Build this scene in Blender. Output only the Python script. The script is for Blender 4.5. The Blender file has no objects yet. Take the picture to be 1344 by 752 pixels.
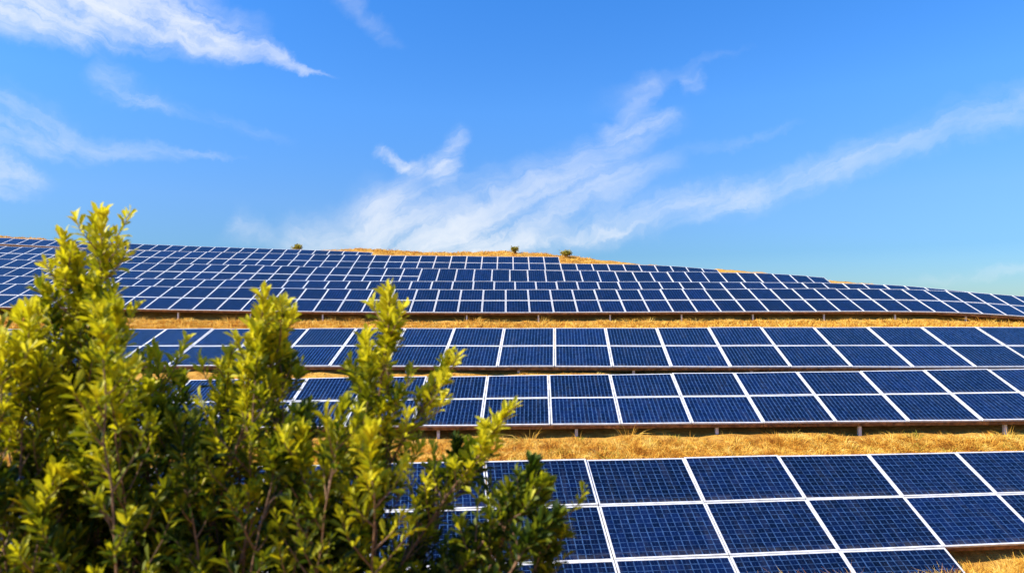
import bpy, bmesh, math, random
import numpy as np
from mathutils import Matrix, Vector

random.seed(7)
RNG = np.random.default_rng(11)
R = math.radians
SC = bpy.context.scene
COL = SC.collection

# ------------------------------------------------------------------ camera
FPX, CX, CY, PITCH = 850.0, 672.0, 376.0, R(2.5)      # focal length in pixels of the 1344 wide photograph
cam = bpy.data.cameras.new('camera')
cam.sensor_width = 36.0
cam.lens = 36.0 * FPX / 1344.0
cam.clip_start = 0.05
cam.clip_end = 20000
cam.dof.use_dof = True
cam.dof.focus_distance = 17.0
cam.dof.aperture_fstop = 2.1
cam_o = bpy.data.objects.new('camera', cam)
COL.objects.link(cam_o)
cam_o.location = (0, 0, 0)
cam_o.rotation_euler = (math.pi / 2 + PITCH, 0, 0)
SC.camera = cam_o


def ray(px, py):
    x, y = (px - CX) / FPX, (py - CY) / FPX
    return (x, math.cos(PITCH) + y * math.sin(PITCH), math.sin(PITCH) - y * math.cos(PITCH))


def at(px, py, Y):
    """world point seen at photograph pixel (px, py) at distance Y north of the camera"""
    d = ray(px, py)
    k = Y / d[1]
    return Vector((d[0] * k, Y, d[2] * k))


# ------------------------------------------------------------------ light
SUN_AZ, SUN_EL = R(-108), R(41)          # from behind the left shoulder
SUN_STRENGTH, SKY_STRENGTH, EXPOSURE = 4.9, 0.095, 0.80
sl = bpy.data.lights.new('sun', 'SUN')
sl.energy = SUN_STRENGTH
sl.angle = R(0.5)
sl.color = (1.0, 0.93, 0.82)
so = bpy.data.objects.new('sun', sl)
COL.objects.link(so)
to_sun = Vector((math.sin(SUN_AZ) * math.cos(SUN_EL), math.cos(SUN_AZ) * math.cos(SUN_EL), math.sin(SUN_EL)))
so.rotation_euler = to_sun.to_track_quat('Z', 'Y').to_euler()
so.location = to_sun * 60

SC.view_settings.view_transform = 'Standard'
SC.view_settings.look = 'None'
SC.view_settings.gamma = 1.0
SC.view_settings.exposure = EXPOSURE
SC.render.engine = 'CYCLES'


class NB:
    """small node builder"""
    def __init__(self, tree):
        self.t = tree
        self.n = tree.nodes
        self.l = tree.links

    def new(self, kind, **kw):
        n = self.n.new(kind)
        for k, v in kw.items():
            setattr(n, k, v)
        return n

    def put(self, sock, v):
        if v is None:
            return
        if isinstance(v, bpy.types.NodeSocket):
            self.l.new(v, sock)
        else:
            sock.default_value = v

    def math(self, op, a, b=None, c=None, clamp=False):
        n = self.new('ShaderNodeMath', operation=op)
        n.use_clamp = clamp
        for i, v in enumerate((a, b, c)):
            self.put(n.inputs[i], v)
        return n.outputs[0]

    def vmath(self, op, a, b=None):
        n = self.new('ShaderNodeVectorMath', operation=op)
        self.put(n.inputs[0], a)
        if b is not None:
            self.put(n.inputs[1], b)
        return n.outputs[0]

    def xyz(self, x, y, z=0.0):
        n = self.new('ShaderNodeCombineXYZ')
        for i, v in enumerate((x, y, z)):
            self.put(n.inputs[i], v)
        return n.outputs[0]

    def smooth(self, v, a, b, lo=0.0, hi=1.0):
        n = self.new('ShaderNodeMapRange', interpolation_type='SMOOTHSTEP')
        self.put(n.inputs[0], v)
        self.put(n.inputs[1], a)
        self.put(n.inputs[2], b)
        n.inputs[3].default_value = lo
        n.inputs[4].default_value = hi
        return n.outputs[0]

    def noise(self, vec, scale, detail=5.0, rough=0.55, dist=0.0):
        n = self.new('ShaderNodeTexNoise')
        self.put(n.inputs['Vector'], vec)
        n.inputs['Scale'].default_value = scale
        n.inputs['Detail'].default_value = detail
        n.inputs['Roughness'].default_value = rough
        n.inputs['Distortion'].default_value = dist
        return n

    def mix(self, f, a, b):
        n = self.new('ShaderNodeMix', data_type='RGBA')
        self.put(n.inputs[0], f)
        self.put(n.inputs[6], a)
        self.put(n.inputs[7], b)
        return n.outputs[2]

    def ramp(self, f, stops):
        n = self.new('ShaderNodeValToRGB')
        cr = n.color_ramp
        while len(cr.elements) < len(stops):
            cr.elements.new(0.5)
        for e, (p, c) in zip(cr.elements, stops):
            e.position = p
            e.color = (*c, 1) if len(c) == 3 else c
        self.put(n.inputs[0], f)
        return n.outputs[0]


def build_world():
    w = bpy.data.worlds.new('World')
    SC.world = w
    w.use_nodes = True
    b = NB(w.node_tree)
    bg = b.n['Background']
    sky = b.new('ShaderNodeTexSky', sky_type='NISHITA')
    sky.sun_disc = False
    sky.sun_elevation = SUN_EL
    sky.sun_rotation = SUN_AZ
    sky.altitude = 600
    sky.air_density = 1.15
    sky.dust_density = 0.25
    sky.ozone_density = 2.5
    hs = b.new('ShaderNodeHueSaturation')
    hs.inputs['Hue'].default_value = 0.5
    hs.inputs['Saturation'].default_value = 1.28
    hs.inputs['Value'].default_value = 1.0
    b.l.new(sky.outputs[0], hs.inputs['Color'])
    # colour grade of the sky by elevation, as the photograph's camera rendered it
    tc0 = b.new('ShaderNodeTexCoord')
    s0 = b.new('ShaderNodeSeparateXYZ')
    b.l.new(tc0.outputs['Generated'], s0.inputs[0])
    grade = b.ramp(s0.outputs[2], [(0.0, (.20, .29, .42)), (.09, (.235, .345, .49)), (.165, (.39, .47, .63)), (.30, (.50, .65, .85)), (.45, (.46, .70, .95)), (1.0, (.46, .70, .98))])
    gm = b.new('ShaderNodeMix', data_type='RGBA', blend_type='MULTIPLY')
    gm.inputs[0].default_value = 1.0
    b.l.new(hs.outputs[0], gm.inputs[6])
    b.l.new(grade, gm.inputs[7])
    g2 = b.new('ShaderNodeVectorMath', operation='SCALE')
    b.l.new(gm.outputs[2], g2.inputs[0])
    g2.inputs['Scale'].default_value = 1.6
    col = g2.outputs[0]
    # cirrus, laid out by compass direction: tangent of bearing and of elevation
    tc = b.new('ShaderNodeTexCoord')
    sep = b.new('ShaderNodeSeparateXYZ')
    b.l.new(tc.outputs['Generated'], sep.inputs[0])
    ysafe = b.math('MAXIMUM', sep.outputs[1], 0.05)
    u = b.math('DIVIDE', sep.outputs[0], ysafe)
    v = b.math('DIVIDE', sep.outputs[2], ysafe)
    P0 = b.xyz(u, v)
    warp = b.noise(P0, 5.0, 4, 0.6)
    wv = b.vmath('SUBTRACT', warp.outputs['Color'], (0.5, 0.5, 0.5))
    sc = b.new('ShaderNodeVectorMath', operation='SCALE')
    b.l.new(wv, sc.inputs[0])
    sc.inputs['Scale'].default_value = 0.08
    P1 = b.vmath('ADD', P0, sc.outputs[0])
    warp2 = b.noise(P1, 26.0, 5, 0.65)
    sc2 = b.new('ShaderNodeVectorMath', operation='SCALE')
    b.l.new(b.vmath('SUBTRACT', warp2.outputs['Color'], (0.5, 0.5, 0.5)), sc2.inputs[0])
    sc2.inputs['Scale'].default_value = 0.035
    P = b.vmath('ADD', P1, sc2.outputs[0])
    sp = b.new('ShaderNodeSeparateXYZ')
    b.l.new(P, sp.inputs[0])
    U, V = sp.outputs[0], sp.outputs[1]

    # x0, y0, x1, y1 in photograph pixels, half widths, density
    streaks = [
        (-160, -50, 270, 12, 66, 44, 1.1), (60, -10, 330, 52, 50, 28, 1.0), (230, 22, 425, 100, 30, 3, 1.0), (-60, 0, 130, 50, 40, 18, .7),
        (125, 85, 225, 150, 26, 12, .34), (150, 120, 380, 190, 16, 6, .15),
        (-160, 130, 110, 182, 64, 28, .34), (30, 178, 310, 216, 26, 3, .32), (-120, 190, 66, 245, 42, 16, .95),
        (430, -40, 525, 60, 24, 6, .16),
        (490, 206, 536, 226, 7, 9, .8), (520, 224, 605, 222, 8, 18, .55), (606, 172, 570, 255, 13, 20, .6), (550, 225, 505, 295, 18, 30, .38),
        (300, 290, 365, 318, 26, 14, .32), (370, 322, 520, 318, 36, 46, .7), (470, 310, 660, 335, 60, 46, 1.0),
        (540, 338, 880, 218, 66, 18, .52), (590, 290, 885, 160, 40, 18, .40), (790, 178, 885, 150, 17, 9, .5), (812, 155, 862, 105, 20, 12, .24), (890, 108, 925, 102, 14, 12, .2),
        (790, 130, 985, 55, 16, 4, .08), (600, 338, 770, 300, 34, 18, .5), (670, 320, 850, 295, 10, 3, .6), (750, 302, 1010, 252, 24, 24, .42), (880, 274, 1140, 214, 24, 22, .36),
        (1080, 224, 1440, 108, 22, 34, .30), (900, 200, 1060, 165, 12, 4, .10), (1200, 364, 1440, 344, 8, 12, .2),
    ]
    total = None
    for i, (x0, y0, x1, y1, w0, w1, k) in enumerate(streaks):
        a, c = ray(x0, y0), ray(x1, y1)
        ax, ay, cx, cy = a[0] / a[1], a[2] / a[1], c[0] / c[1], c[2] / c[1]
        L = math.hypot(cx - ax, cy - ay)
        dx, dy = (cx - ax) / L, (cy - ay) / L
        du = b.math('SUBTRACT', U, ax)
        dv = b.math('SUBTRACT', V, ay)
        t = b.math('ADD', b.math('MULTIPLY', du, dx / L), b.math('MULTIPLY', dv, dy / L))
        s = b.math('ABSOLUTE', b.math('SUBTRACT', b.math('MULTIPLY', dv, dx), b.math('MULTIPLY', du, dy)))
        tcl = b.math('MINIMUM', b.math('MAXIMUM', t, 0.0), 1.0)
        wid = b.math('MULTIPLY_ADD', tcl, (w1 - w0) * 1.5 / FPX, w0 * 1.5 / FPX)
        m = b.smooth(b.math('DIVIDE', s, wid), 1.0, 0.0)
        e = b.math('MULTIPLY', b.smooth(t, -0.15, 0.2), b.smooth(t, 1.1, 0.75))
        m = b.math('MULTIPLY', b.math('MULTIPLY', m, e), k)
        total = m if total is None else b.math('ADD', total, m)
    # combed fibres: noise pulled out along two directions
    def fibres(ang, sx, sy, seed):
        ca, sa = math.cos(ang), math.sin(ang)
        q = b.xyz(b.math('ADD', b.math('MULTIPLY', U, ca * sx), b.math('MULTIPLY', V, sa * sx)),
                  b.math('ADD', b.math('MULTIPLY', U, -sa * sy), b.math('MULTIPLY', V, ca * sy)), seed)
        return b.noise(q, 1.0, 9, 0.62, 0.4).outputs['Fac']
    f1 = fibres(R(-20), 3.5, 26.0, 1.7)
    f2 = fibres(R(22), 3.5, 28.0, 5.1)
    side = b.smooth(U, -0.42, -0.22)
    fmix = b.new('ShaderNodeMix', data_type='FLOAT')
    b.put(fmix.inputs[0], side)
    b.put(fmix.inputs[2], f1)
    b.put(fmix.inputs[3], f2)
    f = fmix.outputs[0]
    fine = b.noise(P, 22.0, 6, 0.6).outputs['Fac']
    f = b.math('ADD', b.math('MULTIPLY', f, 0.75), b.math('MULTIPLY', fine, 0.25))
    f = b.smooth(f, 0.32, 0.70)
    dens = b.math('MULTIPLY', total, b.math('MULTIPLY_ADD', f, 1.15, 0.10))
    dens = b.math('MULTIPLY', dens, b.smooth(sep.outputs[1], 0.05, 0.2))
    dens = b.math('SUBTRACT', 1.0, b.math('POWER', 2.718, b.math('MULTIPLY', dens, -1.05)), clamp=True)
    cloud = (5.6, 5.85, 6.2, 1.0)
    b.l.new(b.mix(dens, col, cloud), bg.inputs['Color'])
    bg.inputs['Strength'].default_value = SKY_STRENGTH
    w.cycles.sampling_method = 'MANUAL'
    w.cycles.sample_map_resolution = 512


build_world()


# ------------------------------------------------------------------ materials
def mat(name):
    m = bpy.data.materials.new(name)
    m.use_nodes = True
    b = NB(m.node_tree)
    return m, b, b.n['Principled BSDF']


def m_frame():
    m, b, p = mat('white_aluminium')
    tc = b.new('ShaderNodeTexCoord')
    n = b.noise(tc.outputs['Object'], 6.0, 5, 0.6).outputs['Fac']
    b.put(p.inputs['Base Color'], b.ramp(n, [(0.3, (0.50, 0.48, 0.45)), (0.6, (0.72, 0.72, 0.71))]))
    p.inputs['Roughness'].default_value = 0.45
    p.inputs['Metallic'].default_value = 0.0
    return m


def m_cells(name, nx, ny, bus=2, across=1.0, half=0.11, mix=0.48):
    m, b, p = mat(name)
    uv = b.new('ShaderNodeUVMap')
    sp = b.new('ShaderNodeSeparateXYZ')
    b.l.new(uv.outputs[0], sp.inputs[0])
    oi = b.new('ShaderNodeObjectInfo')
    wob = b.noise(b.xyz(sp.outputs[0], sp.outputs[1], b.math('MULTIPLY', oi.outputs['Random'], 37.0)), 9.0, 3, 0.5)
    wv = b.math('MULTIPLY', b.math('SUBTRACT', wob.outputs['Fac'], 0.5), 0.012)
    U = b.math('ADD', sp.outputs[0], wv)
    V = b.math('ADD', sp.outputs[1], wv)

    def lines(x, n, half):
        fr = b.math('FRACT', b.math('MULTIPLY', x, n))
        d = b.math('SUBTRACT', 0.5, b.math('ABSOLUTE', b.math('SUBTRACT', fr, 0.5)))
        return b.smooth(d, half, half * 0.4)
    lu = lines(U, nx, half)
    lv = b.math('MULTIPLY', lines(V, ny, 0.085), across)
    bb = b.math('MULTIPLY', lines(U, nx * (bus + 1), 0.10), 0.22)
    seed = b.xyz(b.math('MULTIPLY', U, 9.0), b.math('MULTIPLY', V, 6.0), b.math('MULTIPLY', oi.outputs['Random'], 91.0))
    br = b.smooth(b.noise(seed, 2.2, 5, 0.7).outputs['Fac'], 0.33, 0.68)
    ln = b.math('MULTIPLY', b.math('MAXIMUM', b.math('MAXIMUM', lu, lv), bb), b.math('MULTIPLY_ADD', br, 0.75, 0.25))
    # each cell a slightly different crystal tone
    cell = b.new('ShaderNodeTexWhiteNoise', noise_dimensions='3D')
    b.l.new(b.xyz(b.math('FLOOR', b.math('MULTIPLY', U, nx)), b.math('FLOOR', b.math('MULTIPLY', V, ny)), b.math('MULTIPLY', oi.outputs['Random'], 50.0)), cell.inputs['Vector'])
    tone = b.math('ADD', b.math('MULTIPLY', cell.outputs['Value'], 0.55), b.math('MULTIPLY', oi.outputs['Random'], 0.45))
    base = b.ramp(tone, [(0.0, (0.001, 0.003, 0.012)), (0.5, (0.0015, 0.006, 0.030)), (1.0, (0.003, 0.012, 0.060))])
    colr = b.mix(b.math('MULTIPLY', ln, mix), base, (0.085, 0.19, 0.40, 1))
    # thin dust gathered in streaks
    dust = b.noise(b.xyz(b.math('MULTIPLY', U, 14.0), b.math('MULTIPLY', V, 1.6), b.math('MULTIPLY', oi.outputs['Random'], 23.0)), 1.0, 6, 0.6).outputs['Fac']
    colr = b.mix(b.math('MULTIPLY', b.smooth(dust, 0.45, 0.8), 0.05), colr, (0.25, 0.27, 0.30, 1))
    low = b.math('MULTIPLY', b.smooth(sp.outputs[1], 0.16, 0.0), b.smooth(wob.outputs['Fac'], 0.35, 0.7))
    spot = b.smooth(b.noise(seed, 7.0, 3, 0.6).outputs['Fac'], 0.66, 0.74)
    colr = b.mix(b.math('ADD', b.math('MULTIPLY', low, 0.12), b.math('MULTIPLY', spot, 0.12)), colr, (0.30, 0.27, 0.22, 1))
    b.put(p.inputs['Base Color'], colr)
    b.put(p.inputs['Roughness'], b.math('MULTIPLY_ADD', dust, 0.22, 0.10))
    p.inputs['IOR'].default_value = 1.31
    bump = b.new('ShaderNodeBump')
    bump.inputs['Strength'].default_value = 0.12
    bump.inputs['Distance'].default_value = 0.004
    b.l.new(b.noise(seed, 0.8, 2, 0.5).outputs['Fac'], bump.inputs['Height'])
    b.l.new(bump.outputs[0], p.inputs['Normal'])
    return m


def m_rust():
    m, b, p = mat('rusty_steel')
    tc = b.new('ShaderNodeNewGeometry')
    n = b.noise(tc.outputs['Position'], 7.0, 7, 0.65).outputs['Fac']
    b.put(p.inputs['Base Color'], b.ramp(n, [(0.3, (0.05, 0.02, 0.008)), (0.5, (0.18, 0.075, 0.022)), (0.7, (0.40, 0.20, 0.07))]))
    p.inputs['Roughness'].default_value = 0.8
    return m


def m_post():
    m, b, p = mat('galvanised_post')
    tc = b.new('ShaderNodeNewGeometry')
    n = b.noise(tc.outputs['Position'], 9.0, 6, 0.6).outputs['Fac']
    b.put(p.inputs['Base Color'], b.ramp(n, [(0.3, (0.42, 0.40, 0.37)), (0.65, (0.74, 0.72, 0.70))]))
    p.inputs['Roughness'].default_value = 0.6
    return m


def m_soil():
    m, b, p = mat('dry_hillside')
    geo = b.new('ShaderNodeNewGeometry')
    pos = geo.outputs['Position']
    n1 = b.noise(pos, 0.35, 8, 0.62).outputs['Fac']
    n2 = b.noise(pos, 4.5, 8, 0.68).outputs['Fac']
    n3 = b.noise(pos, 30.0, 4, 0.7).outputs['Fac']
    f = b.math('ADD', b.math('MULTIPLY', n1, 0.4), b.math('ADD', b.math('MULTIPLY', n2, 0.4), b.math('MULTIPLY', n3, 0.2)))
    c = b.ramp(f, [(0.32, (0.20, 0.08, 0.018)), (0.45, (0.50, 0.235, 0.042)), (0.55, (0.68, 0.38, 0.075)), (0.68, (0.78, 0.50, 0.14))])
    b.put(p.inputs['Base Color'], c)
    p.inputs['Roughness'].default_value = 0.95
    p.inputs['Specular IOR Level'].default_value = 0.1
    bump = b.new('ShaderNodeBump')
    bump.inputs['Strength'].default_value = 0.9
    bump.inputs['Distance'].default_value = 0.12
    b.l.new(b.math('ADD', n2, b.math('MULTIPLY', n3, 0.4)), bump.inputs['Height'])
    b.l.new(bump.outputs[0], p.inputs['Normal'])
    return m


def m_blades(name, stops, trans=0.3, rough=0.7, attr=None, mulrand=False):
    """thin leaves or blades; colour comes from a per-blade random number or a per-leaf growth attribute"""
    m, b, p = mat(name)
    geo = b.new('ShaderNodeNewGeometry')
    rnd = geo.outputs['Random Per Island']
    if attr:
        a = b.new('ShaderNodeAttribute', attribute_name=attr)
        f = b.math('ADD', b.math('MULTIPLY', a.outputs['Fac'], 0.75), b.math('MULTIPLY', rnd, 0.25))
    else:
        patch = b.noise(geo.outputs['Position'], 2.2, 5, 0.65).outputs['Fac']
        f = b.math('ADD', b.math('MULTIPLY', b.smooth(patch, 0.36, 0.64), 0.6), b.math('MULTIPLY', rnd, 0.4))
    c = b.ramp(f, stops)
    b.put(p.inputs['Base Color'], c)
    p.inputs['Roughness'].default_value = rough
    p.inputs['Specular IOR Level'].default_value = 0.35 if attr else 0.1
    tr = b.new('ShaderNodeBsdfTranslucent')
    b.put(tr.inputs['Color'], c)
    mx = b.new('ShaderNodeMixShader')
    mx.inputs[0].default_value = trans
    b.l.new(p.outputs[0], mx.inputs[1])
    b.l.new(tr.outputs[0], mx.inputs[2])
    b.l.new(mx.outputs[0], b.n['Material Output'].inputs[0])
    return m


def m_bark():
    m, b, p = mat('shrub_bark')
    tc = b.new('ShaderNodeTexCoord')
    n = b.noise(tc.outputs['Object'], 40.0, 6, 0.6).outputs['Fac']
    b.put(p.inputs['Base Color'], b.ramp(n, [(0.3, (0.09, 0.045, 0.022)), (0.7, (0.32, 0.17, 0.085))]))
    p.inputs['Roughness'].default_value = 0.8
    return m


M_FRAME, M_RUST, M_POST, M_SOIL, M_BARK = m_frame(), m_rust(), m_post(), m_soil(), m_bark()
M_CELL_NEAR = m_cells('solar_cells_large', 14, 11, 1)
M_CELL_MID = m_cells('solar_cells_medium', 16, 8, 0, 0.35, 0.2, 0.44)
M_CELL_FAR = m_cells('solar_cells_small', 8, 10, 0, 0.3, 0.11, 0.3)
M_GRASS = m_blades('dry_grass_blades', [(0.0, (0.17, 0.062, 0.014)), (0.22, (0.48, 0.19, 0.026)), (0.45, (0.73, 0.39, 0.05)), (0.72, (0.84, 0.56, 0.10)), (1.0, (0.88, 0.70, 0.24))], 0.25)
M_LEAF = m_blades('shrub_leaves', [(0.0, (0.012, 0.028, 0.003)), (0.24, (0.04, 0.075, 0.004)), (0.44, (0.27, 0.29, 0.007)), (0.66, (0.66, 0.60, 0.010)), (1.0, (0.86, 0.76, 0.04))], 0.42, 0.5, 'growth_shade')
M_BUSH = m_blades('wild_bush_leaves', [(0.0, (0.16, 0.15, 0.02)), (0.5, (0.36, 0.31, 0.04)), (1.0, (0.55, 0.46, 0.08))], 0.2)


# ------------------------------------------------------------------ object helpers
def link(o, parent=None):
    COL.objects.link(o)
    if parent is not None:
        o.parent = parent
    return o


def tag(o, label=None, cat=None, group=None, kind=None):
    for k, v in (('label', label), ('category', cat), ('group', group), ('kind', kind)):
        if v:
            o[k] = v
    return o


def mesh(name, verts, faces, m, smooth=False):
    me = bpy.data.meshes.new(name)
    me.from_pydata([tuple(v) for v in verts], [], [tuple(f) for f in faces])
    me.materials.append(m)
    if smooth:
        me.polygons.foreach_set('use_smooth', [True] * len(me.polygons))
    me.update()
    return me


def np_mesh(name, verts, loops, starts, totals, m):
    me = bpy.data.meshes.new(name)
    me.vertices.add(len(verts))
    me.vertices.foreach_set('co', verts.astype(np.float32).ravel())
    me.loops.add(len(loops))
    me.loops.foreach_set('vertex_index', loops.astype(np.int32))
    me.polygons.add(len(starts))
    me.polygons.foreach_set('loop_start', starts.astype(np.int32))
    me.polygons.foreach_set('loop_total', totals.astype(np.int32))
    me.materials.append(m)
    me.update(calc_edges=True)
    me.validate()
    return me


def box_bm(bm, x0, x1, y0, y1, z0, z1):
    v = [bm.verts.new((x, y, z)) for z in (z0, z1) for y in (y0, y1) for x in (x0, x1)]
    for f in ((0, 2, 3, 1), (4, 5, 7, 6), (0, 1, 5, 4), (2, 6, 7, 3), (0, 4, 6, 2), (1, 3, 7, 5)):
        bm.faces.new([v[i] for i in f])


def bm_mesh(name, bm, m, bevel=0.0):
    if bevel:
        bmesh.ops.bevel(bm, geom=bm.edges[:], offset=bevel, segments=1, affect='EDGES')
    me = bpy.data.meshes.new(name)
    bm.to_mesh(me)
    bm.free()
    me.materials.append(m)
    return me


# ------------------------------------------------------------------ rows: measured from the photograph
def axes(yaw, roll, tilt):
    ex = Vector((math.cos(yaw) * math.cos(roll), math.sin(yaw) * math.cos(roll), math.sin(roll)))
    n0 = Vector((-math.sin(yaw) * math.cos(tilt), math.cos(yaw) * math.cos(tilt), math.sin(tilt)))
    ev = (n0 - ex * n0.dot(ex)).normalized()
    return ex, ev


A_O, (A_X, A_V), A_W, A_L = Vector((-0.534, 12.639, -2.818)), axes(R(7.04), R(-0.47), R(30.81)), 2.0, 1.172
C_O, (C_X, C_V), C_W, C_L = Vector((1.077, 19.211, -1.769)), axes(R(-2.35), R(0.96), R(23.2)), 1.8, 1.322
D_O, (D_X, D_V), D_W, D_L = Vector((-0.269, 22.666, -0.454)), axes(R(-3.87), R(0.22), R(21.8)), 1.75, 1.501
E_TILT, E_L, E_W, E_YAW = R(24), 1.67, 1.30, 0.0094

XS = np.linspace(-140, 140, 1121)


def curve(d, pts, off=0.0, smooth=17):
    """ground or edge height along a row at distance d; pts = photograph pixels"""
    ps = [at(px, py, d) for px, py in pts]
    z = np.interp(XS, [p.x for p in ps], [p.z for p in ps])
    k = np.ones(smooth) / smooth
    zp = np.pad(z, smooth, mode='edge')
    for _ in range(3):
        zp = np.convolve(zp, k, mode='same')
    return zp[smooth:-smooth] + off


E_D = [35.05, 39.4, 45.0, 52.0, 57.5]
E_PTS = [
    [(-120, 401), (30, 403), (240, 406.6), (450, 409.6), (664, 410.2), (1000, 408.8), (1200, 408.3), (1280, 410), (1344, 414), (1450, 424)],
    [(-120, 371), (30, 376), (240, 379.4), (450, 381.8), (664, 382.2), (1000, 383), (1150, 384.5), (1220, 387), (1290, 396), (1344, 400), (1450, 410)],
    [(-120, 357), (30, 364), (240, 368), (450, 372.6), (664, 375.2), (840, 378), (1000, 379), (1060, 381.5), (1115, 386), (1250, 395), (1344, 402), (1450, 410)],
    [(-120, 337), (30, 343), (240, 348), (450, 352.4), (664, 354.4), (735, 354.8), (840, 356), (900, 358), (950, 363), (1100, 377), (1250, 391), (1344, 398), (1450, 408)],
    [(-120, 316), (0, 320.5), (80, 324.5), (240, 331), (350, 334.5), (460, 338), (560, 343), (664, 345), (840, 351), (1000, 364), (1200, 384), (1344, 396), (1450, 405)],
]
E_Z = [curve(d, p) for d, p in zip(E_D, E_PTS)]
CREST = curve(66, [(-120, 306), (0, 311), (60, 314), (85, 320), (240, 328), (420, 331), (445, 328), (480, 326.5), (515, 329.5), (560, 332.5), (620, 332), (650, 330), (690, 332), (740, 336), (800, 342.5), (840, 347.5), (900, 352.5), (955, 354.5), (1000, 358), (1060, 367), (1100, 370), (1125, 371), (1160, 376.5), (1200, 380), (1250, 385), (1290, 386), (1320, 387.5), (1344, 391), (1450, 402)], 0.0, 7)
# ground stations south to north: (y along XS, z along XS)
ONE = np.ones_like(XS)
xa = np.clip(XS, -25, 25)


def lin(o, ex, v0):
    return v0 + (xa - o.x) * ex / 1.0


a_top = A_O.y + (xa - A_O.x) * A_X.y
c_low = (C_O - C_V * 2 * C_L)
d_low = (D_O - D_V * 2 * D_L)
bank = np.interp(XS, [-30, 1.0, 2.8, 6.4, 7.4, 30], [-4.75, -4.5, -3.98, -3.94, -4.40, -4.40])
e_rise = math.sin(E_TILT) * E_L
STN = [
    (-400 * ONE, -1.0 * ONE), (-20 * ONE, -1.5 * ONE), (0 * ONE, -1.65 * ONE), (3.2 * ONE, -2.0 * ONE), (5.5 * ONE, -3.1 * ONE),
    (a_top - 4.2, bank - 0.02), (a_top - 3.7, bank), (a_top - 3.15, np.interp(XS, [-30, 6.8, 7.6, 30], [-4.85, -4.85, -4.46, -4.46])), (a_top - 2.0, np.interp(XS, [-30, 6.8, 7.6, 30], [-4.36, -4.36, -4.42, -4.42])), (a_top, -3.5 * ONE),
    (c_low.y + (xa - c_low.x) * C_X.y, c_low.z - 0.38 + (xa - c_low.x) * C_X.z), (C_O.y + (xa - C_O.x) * C_X.y - 0.1, C_O.z - 0.62 + (xa - C_O.x) * C_X.z),
    (d_low.y + (xa - d_low.x) * D_X.y + 0.15, d_low.z - 0.22 + (xa - d_low.x) * D_X.z), (D_O.y + (xa - D_O.x) * D_X.y, D_O.z - 0.75 + (xa - D_O.x) * D_X.z),
    (E_D[0] * ONE, E_Z[0] - 0.55), (E_D[0] * ONE + 3.0, E_Z[0] + e_rise * 2 - 0.65),
    (E_D[1] * ONE, E_Z[1] - 0.55), (E_D[1] * ONE + 1.5, E_Z[1] + e_rise - 0.5),
    (E_D[2] * ONE, E_Z[2] - 0.55), (E_D[2] * ONE + 3.0, E_Z[2] + e_rise * 2 - 0.65),
    (E_D[3] * ONE, E_Z[3] - 0.55), (E_D[3] * ONE + 3.0, np.minimum(E_Z[3] + e_rise * 2 - 0.7, E_Z[4] - 0.3)),
    (E_D[4] * ONE, E_Z[4] - 0.55), (E_D[4] * ONE + 1.5, np.minimum(E_Z[4] + e_rise - 0.5, CREST)),
    (66 * ONE, CREST), (72 * ONE, CREST - 1.0), (110 * ONE, CREST - 10), (300 * ONE, -38 * ONE), (9000 * ONE, -38 * ONE),
]
STN_Y = np.array([s[0] for s in STN])
STN_Z = np.array([s[1] for s in STN])


def lump(x, y):
    return (0.030 * np.sin(1.7 * x + 0.9 * y) + 0.028 * np.sin(2.9 * x - 1.3 * y + 1) + 0.022 * np.sin(0.7 * x + 3.1 * y + 2) + 0.02 * np.sin(5.1 * x + 2.2 * y))


def ground_z(x, y):
    x, y = np.atleast_1d(np.asarray(x, float)), np.atleast_1d(np.asarray(y, float))
    fx = np.clip((x - XS[0]) / (XS[1] - XS[0]), 0, len(XS) - 1.001)
    i = fx.astype(int)
    t = fx - i
    sy = STN_Y[:, i] * (1 - t) + STN_Y[:, i + 1] * t
    sz = STN_Z[:, i] * (1 - t) + STN_Z[:, i + 1] * t
    out = np.empty_like(x)
    k = np.clip((sy <= y).sum(0) - 1, 0, len(STN) - 2)
    j = np.arange(len(x))
    y0, y1, z0, z1 = sy[k, j], sy[k + 1, j], sz[k, j], sz[k + 1, j]
    f = np.clip((y - y0) / np.maximum(y1 - y0, 1e-6), 0, 1)
    f = f * 0.5 + 0.5 * f * f * (3 - 2 * f)
    return z0 + (z1 - z0) * f + lump(x, y)


def build_ground():
    gx = np.concatenate([[-6000, -1500, -400, -220], np.arange(-140, -50, 3), np.arange(-50, 50, 0.4), np.arange(50, 141, 3), [220, 400, 1500, 6000]]).astype(float)
    gy = np.concatenate([[-6000, -1500, -400, -150, -60, -30, -15], np.arange(-8, 6, 1.0), np.arange(6, 40, 0.3), np.arange(40, 76, 0.5), np.arange(76, 120, 4), [140, 180, 240, 300, 600, 1500, 4000, 9000]]).astype(float)
    X, Y = np.meshgrid(gx, gy)
    Z = ground_z(X.ravel(), Y.ravel())
    V = np.stack([X.ravel(), Y.ravel(), Z], 1)
    nx, ny = len(gx), len(gy)
    idx = np.arange(nx * ny).reshape(ny, nx)
    q = np.stack([idx[:-1, :-1], idx[:-1, 1:], idx[1:, 1:], idx[1:, :-1]], -1).reshape(-1, 4)
    me = np_mesh('hillside', V, q.ravel(), np.arange(len(q)) * 4, np.full(len(q), 4), M_SOIL)
    me.polygons.foreach_set('use_smooth', [True] * len(me.polygons))
    o = link(bpy.data.objects.new('hillside', me))
    tag(o, kind='structure')


build_ground()


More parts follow.
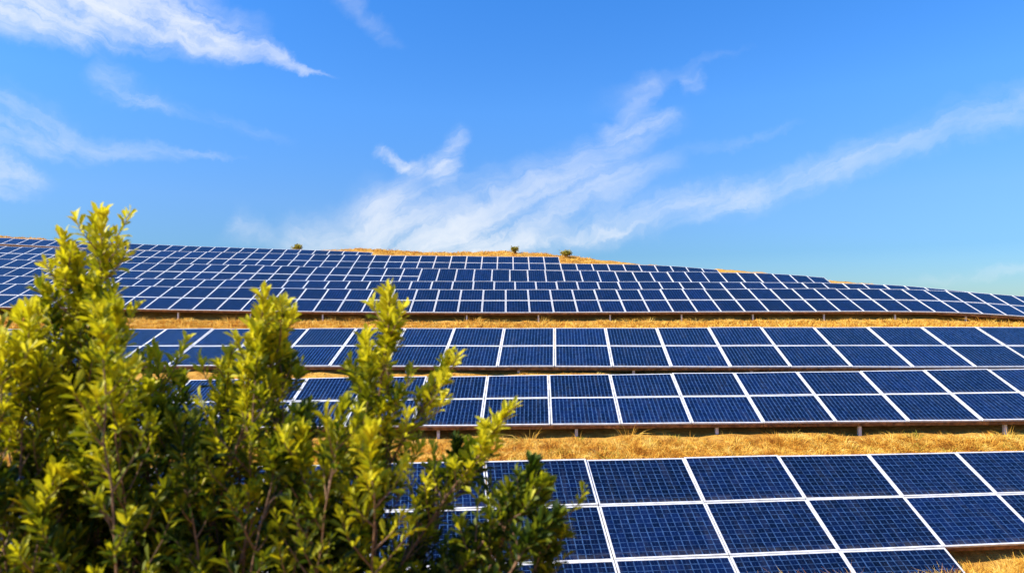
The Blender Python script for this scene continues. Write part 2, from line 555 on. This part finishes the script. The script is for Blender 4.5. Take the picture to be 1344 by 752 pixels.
# ------------------------------------------------------------------ solar arrays
def panel_meshes(w, l, fw, fh, cells, T=0.042):
    """one framed panel: origin at the lower left corner of its slot, x along the row, y uphill, top at z = 0"""
    g = 0.010
    x0, x1, y0, y1 = g, w - g, g * 0.6, l - g * 0.6
    bm = bmesh.new()
    box_bm(bm, x0, x0 + fw, y0, y1, -T, 0)
    box_bm(bm, x1 - fw, x1, y0, y1, -T, 0)
    box_bm(bm, x0 + fw, x1 - fw, y0, y0 + fh, -T, -0.0015)
    box_bm(bm, x0 + fw, x1 - fw, y1 - fh, y1, -T, -0.0015)
    fr = bm_mesh('frame', bm, M_FRAME)
    a, c, d, e = x0 + fw, x1 - fw, y0 + fh, y1 - fh
    z0, z1 = -0.030, -0.006
    V = [(a, d, z0), (c, d, z0), (c, e, z0), (a, e, z0), (a, d, z1), (c, d, z1), (c, e, z1), (a, e, z1)]
    F = [(4, 5, 6, 7), (3, 2, 1, 0), (0, 1, 5, 4), (1, 2, 6, 5), (2, 3, 7, 6), (3, 0, 4, 7)]
    gl = mesh('panel', V, F, cells)
    uv = gl.uv_layers.new(name='UVMap')
    for poly in gl.polygons:
        for li in poly.loop_indices:
            v = gl.vertices[gl.loops[li].vertex_index].co
            uv.data[li].uv = ((v.x - a) / (c - a), (v.y - d) / (e - d))
    return gl, fr


def unit_box(name, m):
    bm = bmesh.new()
    box_bm(bm, -0.5, 0.5, -0.5, 0.5, 0, 1)
    return bm_mesh(name, bm, m)


POST_ME, BEAM_ME, RAFT_ME = unit_box('post', M_POST), unit_box('support_beam', M_RUST), unit_box('rafter', M_RUST)


def bar(name, me, p, q, w, h, parent, inv, up=Vector((0, 0, 1))):
    """box bar from p to q; w across, h in the direction of up"""
    z = q - p
    L = z.length
    z.normalize()
    x = up.cross(z)
    x.normalize()
    y = z.cross(x)
    mtx = Matrix((x * w, y * h, z * L)).transposed().to_4x4()
    mtx.translation = p
    o = link(bpy.data.objects.new(name, me), parent)
    o.matrix_local = inv @ mtx
    return o


class Array:
    def __init__(self, label, edge, v, i0, i1, w, L, rows, fw, fh, cells, post_every, beam=(0.07, 0.10), rear=True, tall=None, front=None):
        """edge(i) = low edge point of column line i; rows(i) = how many panels high column i is (0 = gap)"""
        self.edge = edge
        root = link(bpy.data.objects.new('solar_array', None))
        mid = (i0 + i1) // 2
        p0 = edge(mid)
        gz = float(ground_z(p0.x, p0.y)[0])
        root.location = (p0.x, p0.y, gz)
        root.empty_display_size = 0.3
        inv = Matrix.Translation(-root.location)
        tag(root, label, 'solar array', 'solar arrays in rows on the hillside')
        gl, fr = panel_meshes(w, L, fw, fh, cells)
        if tall:
            glt, frt = panel_meshes(w, 2 * L, fw, fh, cells)
        n = 0
        for i in range(i0, i1):
            p, q = edge(i), edge(i + 1)
            ex = (q - p).normalized()
            ev = (v - ex * v.dot(ex)).normalized()
            ez = ex.cross(ev)
            r0, r1 = rows(i)
            is_tall = bool(tall and tall(i))
            for r in range(r0, r1):
                if is_tall and r > r0:
                    break
                mtx = Matrix((ex, ev, ez)).transposed().to_4x4()
                jit = Matrix.Rotation(R(random.uniform(-.45, .45)), 4, 'X') @ Matrix.Rotation(R(random.uniform(-.45, .45)), 4, 'Y')
                mtx.translation = p + ev * (r * L) + ez * random.uniform(-.004, .004)
                o = link(bpy.data.objects.new('panel', glt if is_tall else gl), root)
                o.matrix_local = inv @ mtx @ jit
                f = link(bpy.data.objects.new('frame', frt if is_tall else fr), o)
                n += 1
        # steelwork below the panels
        bw, bh = beam
        step = max(1, int(post_every))
        r_of = lambda i: rows(min(max(i, i0), i1 - 1))
        seg = 6
        runs = []
        i = i0
        while i < i1:
            j = i
            while j < i1 and rows(j) == rows(i) and j - i < seg:
                j += 1
            runs.append((i, j, rows(i)))
            i = j
        for (i, j, (r0, r1)) in runs:
            p, q = edge(i), edge(j)
            ex = (q - p).normalized()
            ev = (v - ex * v.dot(ex)).normalized()
            ez = ex.cross(ev)
            for off in ([r0 * L + 0.035, r1 * L - 0.25] if rear else [r0 * L + 0.035]):
                a = p + ev * off - ez * (0.045 + bh * 0.5) + ex * 0.004
                c = q + ev * off - ez * (0.045 + bh * 0.5) - ex * 0.004
                bar('support_beam', BEAM_ME, a, c, bw, bh, root, inv, up=ez)
            k = i + (1 if step > 1 else 0)
            while k < j:
                e = edge(k) + ex * w * 0.37
                f0 = e + ev * (r0 * L + 0.16) - ez * (0.052 + bh)
                f1 = e + ev * (r1 * L - 0.20) - ez * (0.052 + bh)
                for f in (f0, f1):
                    g = Vector((f.x, f.y, float(ground_z(f.x, f.y)[0]) - 0.15))
                    if f.z - g.z > 0.2:
                        bar('post', POST_ME, g, Vector((f.x, f.y, f.z - 0.002)), 0.075, 0.075, root, inv, up=Vector((0, 1, 0)))
                bar('rafter', RAFT_ME, f0 + ev * 0.06 + ez * 0.03, f1 - ev * 0.16 + ez * 0.03, 0.05, 0.06, root, inv, up=ez)
                k += step
        self.root, self.count = root, n


def straight(o, ex, v, w, drop):
    return lambda i: o + ex * (w * i) - v * drop


Array('nearest solar array, biggest panels, three panels high beside the green shrub', straight(A_O, A_X, A_V, A_W, 3 * A_L), A_V, -7, 7, A_W, A_L,
      lambda i: (0, 3) if i < 4 else (1, 3), 0.029, 0.030, M_CELL_NEAR, 2, (0.06, 0.09))
Array('second solar array from the front, two panels high, just above the wide golden grass strip', straight(C_O, C_X, C_V, C_W, 2 * C_L), C_V, -9, 9, C_W, C_L,
      lambda i: (0, 2), 0.037, 0.034, M_CELL_MID, 2, (0.06, 0.10))
Array('third solar array from the front, two panels high, just below the narrow upper grass strip', straight(D_O, D_X, D_V, D_W, 2 * D_L), D_V, -11, 12, D_W, D_L,
      lambda i: (0, 2), 0.039, 0.036, M_CELL_MID, 2, (0.06, 0.09))


def hill_row(k, phase=0.0):
    d, z = E_D[k], E_Z[k]

    def edge(i):
        x = phase + i * E_W
        return Vector((x, d + E_YAW * x, float(np.interp(x, XS, z))))
    return edge


E_V = Vector((-E_YAW * math.cos(E_TILT), math.cos(E_TILT), math.sin(E_TILT)))


def idx(px, k, row=0):
    return int(round(at(px, 360, E_D[k] + row).x / E_W))


ARGS = dict(fw=0.034, fh=0.044, cells=M_CELL_FAR, post_every=3)
Array('lowest solar array of the upper field, two panels high over the narrow grass strip', hill_row(0, -0.34), E_V, -24, 26, E_W, E_L, lambda i: (0, 2), **ARGS)
Array('single-panel-high solar array second from the bottom in the upper field', hill_row(1, 0.2), E_V, -27, 28, E_W, E_L, lambda i: (0, 1), **ARGS)
T3 = idx(560, 2)
Array('middle solar array of the upper field, short panels at left, tall panels at right', hill_row(2, -0.15), E_V, -30, idx(1112, 2), E_W, E_L, lambda i: (0, 2), tall=lambda i: i >= T3, **ARGS)
S4 = idx(737, 3)
Array('solar array along the hill crest whose top row of panels stops halfway along', hill_row(3, 0.1), E_V, -35, idx(952, 3), E_W, E_L, lambda i: (0, 2) if i < S4 else (0, 1), **ARGS)
Array('highest solar array, single-panel-high, on the upper left of the hill crest', hill_row(4, 0.3), E_V, -38, idx(478, 4), E_W, E_L, lambda i: (0, 1), **ARGS)


# ------------------------------------------------------------------ dry grass
def blades(name, base, direction, length, width, bend, m):
    """curved two-segment blades, fully vectorised"""
    n = len(base)
    up = np.array([0, 0, 1.0])
    side = np.cross(direction, up)
    side /= np.maximum(np.linalg.norm(side, axis=1, keepdims=True), 1e-6)
    ang = RNG.uniform(0, np.pi, n)[:, None]
    perp = np.cross(direction, side)
    side = side * np.cos(ang) + perp * np.sin(ang)
    out = direction * [1, 1, 0]
    mid = base + direction * (length * 0.55)[:, None]
    tip = base + direction * (length * 0.95)[:, None] + out * (bend * length)[:, None] - up * (bend * length * 0.45)[:, None]
    hw = side * (width * 0.5)[:, None]
    V = np.stack([base - hw, base + hw, mid + hw * 0.8, mid - hw * 0.8, tip], 1).reshape(-1, 3)
    o = np.arange(n)[:, None] * 5
    loops = np.concatenate([o + 0, o + 1, o + 2, o + 3, o + 3, o + 2, o + 4], 1).ravel()
    st = (np.arange(n)[:, None] * 7 + np.array([0, 4])).ravel()
    tt = np.tile([4, 3], n)
    return np_mesh(name, V, loops, st, tt, m)


def grass(points, per, length, width, spread, radius):
    """tufts at points: blades fan outwards from each tuft"""
    n = len(points) * per
    c = np.repeat(points, per, 0)
    size = np.repeat(RNG.uniform(0.45, 1.0, len(points)) + 0.9 * (RNG.uniform(0, 1, len(points)) ** 6), per)
    lean = np.repeat(RNG.normal(0, 0.25, (len(points), 2)), per, 0)
    a = RNG.uniform(0, 2 * np.pi, n)
    r = radius * np.sqrt(RNG.uniform(0, 1, n)) * size
    x, y = c[:, 0] + np.cos(a) * r, c[:, 1] + np.sin(a) * r
    z = ground_z(x, y) - 0.02
    tl = spread * (r / radius) + RNG.normal(0, 0.18, n)
    d = np.stack([np.cos(a) * tl + lean[:, 0], np.sin(a) * tl + lean[:, 1], np.ones(n)], 1)
    d /= np.linalg.norm(d, axis=1, keepdims=True)
    L = length * size * RNG.uniform(0.5, 1.2, n)
    return np.stack([x, y, z], 1), d, L, width * RNG.uniform(0.6, 1.4, n), RNG.uniform(0.05, 0.6, n)


def strip(name, label, pts, per, length, width, spread=0.8, radius=0.14):
    me = blades(name, *grass(pts, per, length, width, spread, radius), M_GRASS)
    o = link(bpy.data.objects.new(name, me))
    tag(o, label, 'dry grass', None, 'stuff')


def sample(n, x0, x1, ylo, yhi):
    x = RNG.uniform(x0, x1, n)
    t = RNG.uniform(0, 1, n)
    y = ylo(x) + (yhi(x) - ylo(x)) * t
    return np.stack([x, y], 1)


at_top = lambda x: A_O.y + (x - A_O.x) * A_X.y
c_front = lambda x: c_low.y + (x - c_low.x) * C_X.y
d_top = lambda x: D_O.y + (x - D_O.x) * D_X.y
strip('dry_grass', 'golden dry grass on the wide strip above the nearest solar array', sample(2600, -16, 17, lambda x: at_top(x) + 0.9, lambda x: c_front(x) - 0.30), 48, 0.21, 0.010, 1.3, 0.2)
strip('dry_grass', 'golden dry grass on the narrow strip below the upper field', sample(5200, -34, 34, lambda x: d_top(x) + 2.2, lambda x: 0 * x + 34.1), 24, 0.26, 0.022, 0.9, 0.26)
fg = np.concatenate([
    sample(150, 2.9, 6.9, lambda x: at_top(x) - 4.1, lambda x: at_top(x) - 3.6),
    sample(900, 7.3, 15, lambda x: at_top(x) - 3.6, lambda x: at_top(x) - 2.25),
    sample(100, -8, 2.5, lambda x: at_top(x) - 4.4, lambda x: at_top(x) - 3.5)])
strip('dry_grass', 'curly dry grass in the bottom right foreground below the nearest array', fg, 60, 0.24, 0.008, 1.0, 0.16)
strip('dry_grass', 'ragged dry grass on the mounds of the hill crest', sample(1700, -60, 8, lambda x: 0 * x + 60.5, lambda x: 0 * x + 67), 18, 0.27, 0.035, 0.9, 0.32)
strip('dry_grass', 'low dry grass along the right slope of the crest', sample(900, 8, 60, lambda x: 0 * x + 60.5, lambda x: 0 * x + 67), 16, 0.12, 0.03, 0.9, 0.3)
strip('dry_grass', 'thin dry grass under the edge between second and third array', sample(500, -16, 16, lambda x: C_O.y + (x - C_O.x) * C_X.y + 0.02, lambda x: d_low.y + (x - d_low.x) * D_X.y + 0.1), 18, 0.10, 0.010)


def weeds(label, pts, per, length, width):
    me = blades('weeds', *grass(pts, per, length, width, 0.9, 0.12), M_BUSH)
    tag(link(bpy.data.objects.new('weeds', me)), label, 'weeds', None, 'stuff')


strip('dry_grass', 'taller scattered straw tufts on the wide strip above the nearest array', sample(170, -14, 17, lambda x: at_top(x) + 1.2, lambda x: c_front(x) - 0.2), 30, 0.36, 0.009, 0.8, 0.12)
strip('dry_grass', 'taller scattered straw tufts on the narrow strip below the upper field', sample(330, -32, 32, lambda x: d_top(x) + 5, lambda x: 0 * x + 34.6), 26, 0.45, 0.016, 0.8, 0.2)
weeds('small olive weeds scattered in the wide grass strip', sample(150, -14, 17, lambda x: at_top(x) + 1.2, lambda x: c_front(x) + 0.1), 26, 0.17, 0.014)
weeds('olive weeds scattered in the bottom right corner grass', sample(60, 3, 14, lambda x: at_top(x) - 3.9, lambda x: at_top(x) - 2.6), 26, 0.2, 0.012)


# ------------------------------------------------------------------ leaves
LEAF_V = np.array([(0, 0, 0), (.40, .30, .05), (.40, 0, -.03), (.40, -.30, .05), (.76, .50, .03), (.76, 0, -.05), (.76, -.50, .03), (1.0, 0, -.09)])
LEAF_F = [(0, 2, 1), (0, 3, 2), (1, 2, 5, 4), (2, 3, 6, 5), (4, 5, 7), (5, 6, 7)]


def leaf_mesh(name, base, direction, length, width, growth_shade, m):
    n = len(base)
    d = direction / np.linalg.norm(direction, axis=1, keepdims=True)
    rnd = RNG.normal(0, 1, (n, 3)) * 0.45 + np.array([0, 0, 1.0])
    s = np.cross(rnd, d)
    s /= np.maximum(np.linalg.norm(s, axis=1, keepdims=True), 1e-6)
    u = np.cross(d, s)
    bendv = RNG.uniform(0.2, 2.2, n)
    V = (base[:, None, :] + d[:, None, :] * (LEAF_V[None, :, 0] * length[:, None])[..., None]
         + s[:, None, :] * (LEAF_V[None, :, 1] * width[:, None])[..., None]
         + u[:, None, :] * (LEAF_V[None, :, 2] * (length * bendv)[:, None])[..., None]).reshape(-1, 3)
    o = np.arange(n)[:, None] * 8
    loops = np.concatenate([o + np.array(f)[None, :] for f in LEAF_F], 1).ravel()
    tot = [len(f) for f in LEAF_F]
    st = (np.arange(n)[:, None] * sum(tot) + np.concatenate([[0], np.cumsum(tot)[:-1]])[None, :]).ravel()
    me = np_mesh(name, V, loops, st, np.tile(tot, n), m)
    if growth_shade is not None:
        at_ = me.attributes.new('growth_shade', 'FLOAT', 'POINT')
        at_.data.foreach_set('value', np.repeat(growth_shade, 8).astype(np.float32))
    me.polygons.foreach_set('use_smooth', [True] * len(me.polygons))
    return me


def tube(bm, pts, radii, sides=6):
    rings = []
    for i, p in enumerate(pts):
        t = (pts[min(i + 1, len(pts) - 1)] - pts[max(i - 1, 0)]).normalized()
        x = t.cross(Vector((0.31, 0.9, 0.2))).normalized()
        y = t.cross(x)
        rings.append([bm.verts.new(p + (x * math.cos(a) + y * math.sin(a)) * radii[i]) for a in [2 * math.pi * k / sides for k in range(sides)]])
    for a, c in zip(rings[:-1], rings[1:]):
        for k in range(sides):
            bm.faces.new((a[k], a[(k + 1) % sides], c[(k + 1) % sides], c[k]))
    bm.faces.new(rings[-1])


# ------------------------------------------------------------------ the foreground shrub
OUT_X = [-80, 0, 40, 60, 78, 100, 128, 160, 168, 180, 200, 222, 250, 270, 292, 312, 345, 372, 388, 402, 420, 440, 470, 485, 500, 525, 540, 555, 572, 590, 606, 620, 640, 660, 682, 694, 704, 722, 735, 748, 756]
OUT_Y = [440, 425, 395, 350, 300, 295, 270, 290, 420, 470, 445, 440, 490, 495, 460, 445, 372, 392, 400, 480, 520, 540, 470, 420, 372, 378, 430, 545, 470, 455, 490, 570, 570, 555, 525, 545, 610, 622, 650, 662, 740]


def outline(px):
    return float(np.interp(px, OUT_X, OUT_Y))


class Shoot:
    def __init__(self, tip, base, rng, vigour=1.0):
        bow = Vector((rng.uniform(-.15, .15), rng.uniform(-.12, .12), 0))
        L = (tip - base).length
        self.pts = []
        for k in range(15):
            t = k / 14
            p = base.lerp(tip, t)
            # leave the base sideways, then grow upright
            sag = math.sin(math.pi * t) * 0.10
            p = p + Vector((bow.x * math.sin(math.pi * t), bow.y * math.sin(math.pi * t), 0)) + Vector(((tip.x - base.x) * sag, (tip.y - base.y) * sag, 0))
            p += Vector((rng.gauss(0, .004), rng.gauss(0, .004), 0))
            self.pts.append(p)
        self.L = L
        self.vigour = vigour

    def at(self, t):
        f = max(0, min(13.999, t * 14))
        i = int(f)
        return self.pts[i].lerp(self.pts[i + 1], f - i)


def leaf_run(p, q, n, rng, store, age0, age1, size, cone0=1.15, cone1=0.5):
    """leaves in a spiral from p to q, opening at the base and closing to a rosette at the tip"""
    ax = (q - p).normalized()
    x = ax.cross(Vector((0.2, 0.95, 0.1))).normalized()
    y = ax.cross(x)
    a = rng.uniform(0, 6.28)
    for k in range(n):
        t = (k + rng.random()) / n
        a += 2.4 + rng.gauss(0, .25)
        c = cone0 + (cone1 - cone0) * t ** 1.5 + rng.gauss(0, .16)
        if t > 0.93:
            c = rng.uniform(0.1, 0.45)
        d = ax * math.cos(c) + (x * math.cos(a) + y * math.sin(a)) * math.sin(c) + Vector((0, 0, 0.18))
        ln = size * rng.uniform(.6, 1.3) * (0.85 + 0.25 * math.sin(math.pi * min(t + .1, 1)))
        store.append((p.lerp(q, t), d, ln, ln * rng.uniform(.24, .34), age0 + (age1 - age0) * t + rng.gauss(0, .13)))


def build_shrub():
    rng = random.Random(5)
    ctr = at(300, 1000, 2.65)
    ctr.z = float(ground_z(ctr.x, ctr.y)[0])
    root = link(bpy.data.objects.new('shrub', None))
    root.location = ctr
    root.empty_display_size = 0.3
    tag(root, 'big leafy yellow-green shrub with upright shoots filling the lower left foreground', 'shrub')
    inv = -ctr
    # main shoots: tip pixel, distance
    main = [(20, 400, 2.5), (82, 300, 2.6), (132, 268, 2.55), (205, 446, 2.75), (305, 448, 2.7), (347, 372, 2.5), (384, 402, 2.62), (478, 432, 2.7), (513, 368, 2.55), (590, 456, 2.6), (684, 524, 2.5), (715, 622, 2.4), (744, 662, 2.45), (440, 545, 2.4)]
    groups = []
    for (px, py, Y) in main:
        tip = at(px - (12 if px > 650 else 0), py + 12, Y)
        lean = -.28 if 300 < px < 560 else -.08
        base = ctr + Vector((lean + (tip.x - ctr.x) * (0.38 if px < 560 else 0.12) + rng.uniform(-.06, .06), rng.uniform(-.18, .18), -.04))
        groups.append(dict(px=px, shoots=[Shoot(tip, base, rng, 1.25)]))
    # companion shoots fill the body below the outline
    for k in range(150):
        px = rng.uniform(-70, 500) if rng.random() < .84 else rng.uniform(480, 735)
        top = outline(px)
        low = 900
        if top > 900:
            continue
        py = top + 14 + (low - top) * rng.random() ** 1.35
        Y = rng.uniform(2.15, 3.1)
        g = min(groups, key=lambda q: abs(q['px'] - px) + rng.uniform(0, 40))
        tip = at(px, py, Y)
        base = ctr + Vector(((tip.x - ctr.x) * (rng.uniform(.35, .6) if px < 540 else rng.uniform(.05, .25)), (tip.y - ctr.y) * .5, -.04))
        g['shoots'].append(Shoot(tip, base, rng, rng.uniform(.7, 1.0)))
    for g in groups:
        bm = bmesh.new()
        store = []
        for si, s in enumerate(g['shoots']):
            ripe_shade = (1.12 if g['px'] < 700 else .5) if si == 0 else rng.uniform(.55, 1.15) * (1 if g['px'] < 600 else .6)  # ripeness varies by shoot; right-hand shoots painted darker to stand for shade
            if si > 0 and s.pts[-1].z < -.28:      # low shoots: interior shade put into leaf colour, a few rosettes kept bright
                ripe_shade *= .42 if rng.random() < .68 else 1.1
            first = len(store)
            n = len(s.pts)
            r0 = 0.011 if si == 0 else 0.0065
            tube(bm, s.pts, [r0 * (1 - .82 * k / (n - 1)) + .0008 for k in range(n)], 6)
            # leafy leader
            t0 = 1 - min(.5, (0.30 if si == 0 else 0.20) / s.L)
            seg = 4
            for q in range(seg):
                ta, tb = t0 + (1 - t0) * q / seg, t0 + (1 - t0) * (q + 1) / seg
                leaf_run(s.at(ta), s.at(tb), 16 if q < seg - 1 else 20, rng, store, .40 + .38 * q / seg, .50 + .38 * (q + 1) / seg, 0.060, 1.05 - .12 * q, 0.85 - .15 * q)
            # side twigs
            m = int((0.95 * s.L) / (0.05 if si == 0 else 0.075) * s.vigour)
            for k in range(m):
                t = 0.30 + 0.64 * (k + rng.random()) / m
                if si == 0 and t > t0 + (1 - t0) * .8 and rng.random() < .6:
                    continue
                p = s.at(t)
                ax = (s.at(min(1, t + .05)) - s.at(max(0, t - .05))).normalized()
                a = rng.uniform(0, 6.28)
                ln = rng.choice((rng.uniform(.05, .13), rng.uniform(.10, .24))) * (1.15 - .75 * t) / .75
                d = (ax * rng.uniform(.6, 1.1) + Vector((math.cos(a), math.sin(a), .25)) * .8).normalized()
                q = p + d * ln
                q2 = q + (d + Vector((0, 0, .7))).normalized() * ln * .45
                # keep the crown inside its silhouette
                zc = q2.y * math.cos(PITCH) + q2.z * math.sin(PITCH)
                qx, qy = CX + FPX * q2.x / zc, CY + FPX * (q2.y * math.sin(PITCH) - q2.z * math.cos(PITCH)) / zc
                if si > 0 and qy < outline(qx) + 8:
                    continue
                tube(bm, [p, p.lerp(q, .5) + Vector((0, 0, -.004)), q, q2], [.0032, .0027, .002, .001], 5)
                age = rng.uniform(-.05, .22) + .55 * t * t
                leaf_run(p.lerp(q, .35), q, 9, rng, store, age - .05, age + .12, .052, 1.05, .8)
                leaf_run(q, q2, 11, rng, store, age + .12, age + .38, .054, .9, .42)
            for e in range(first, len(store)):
                store[e] = store[e][:4] + (store[e][4] * ripe_shade,)
        for v in bm.verts:
            v.co += inv
        br = link(bpy.data.objects.new('branch', bm_mesh('branch', bm, M_BARK)), root)
        B = np.array([tuple(e[0] + inv) for e in store])
        D = np.array([tuple(e[1]) for e in store])
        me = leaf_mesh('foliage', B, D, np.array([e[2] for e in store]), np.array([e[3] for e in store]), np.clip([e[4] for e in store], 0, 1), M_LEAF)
        link(bpy.data.objects.new('foliage', me), br)


build_shrub()


# ------------------------------------------------------------------ small bushes on the crest
def crest_bush(label, px, py, wpx, hpx, seed, Y=64.5):
    rng = np.random.default_rng(seed)
    top = at(px, py - hpx, Y)
    w, h = wpx / FPX * Y, hpx / FPX * Y
    gz = float(ground_z(top.x, Y)[0])
    h = top.z - gz
    root = link(bpy.data.objects.new('wild_bush', None))
    root.location = (top.x, Y, gz)
    root.empty_display_size = 0.2
    tag(root, label, 'bush', 'small wild bushes on the hill crest')
    bm = bmesh.new()
    tips = []
    for k in range(9):
        a, r = rng.uniform(0, 6.28), rng.uniform(.2, 1)
        tip = Vector((math.cos(a) * r * w * .42, math.sin(a) * r * w * .42, h * rng.uniform(.5, .92)))
        tube(bm, [Vector((0, 0, -.1)), tip * .5 + Vector((0, 0, -.05)), tip], [.05, .03, .012], 5)
        tips.append(tip)
    link(bpy.data.objects.new('branch', bm_mesh('branch', bm, M_BARK)), root)
    n = 900
    t = np.array([tuple(tips[i]) for i in rng.integers(0, len(tips), n)])
    base = t * rng.uniform(.6, 1.0, (n, 1)) + rng.normal(0, 1, (n, 3)) * np.array([w * .1, w * .1, h * .11])
    base[:, 2] = np.clip(base[:, 2], .02, h)
    ln = rng.uniform(.08, .2, n)
    me = leaf_mesh('foliage', base, rng.normal(0, 1, (n, 3)) + np.array([0, 0, .5]), ln, ln * .5, None, M_BUSH)
    link(bpy.data.objects.new('foliage', me), root)


crest_bush('small round brownish bush standing alone on the left part of the crest', 390, 330, 13, 9, 1)
crest_bush('upright dark olive bush at the highest grassy mound of the crest', 676, 334, 11, 10, 2)
crest_bush('wide yellow-green bush on the grassy crest right of the mound', 743, 338, 19, 9, 3)
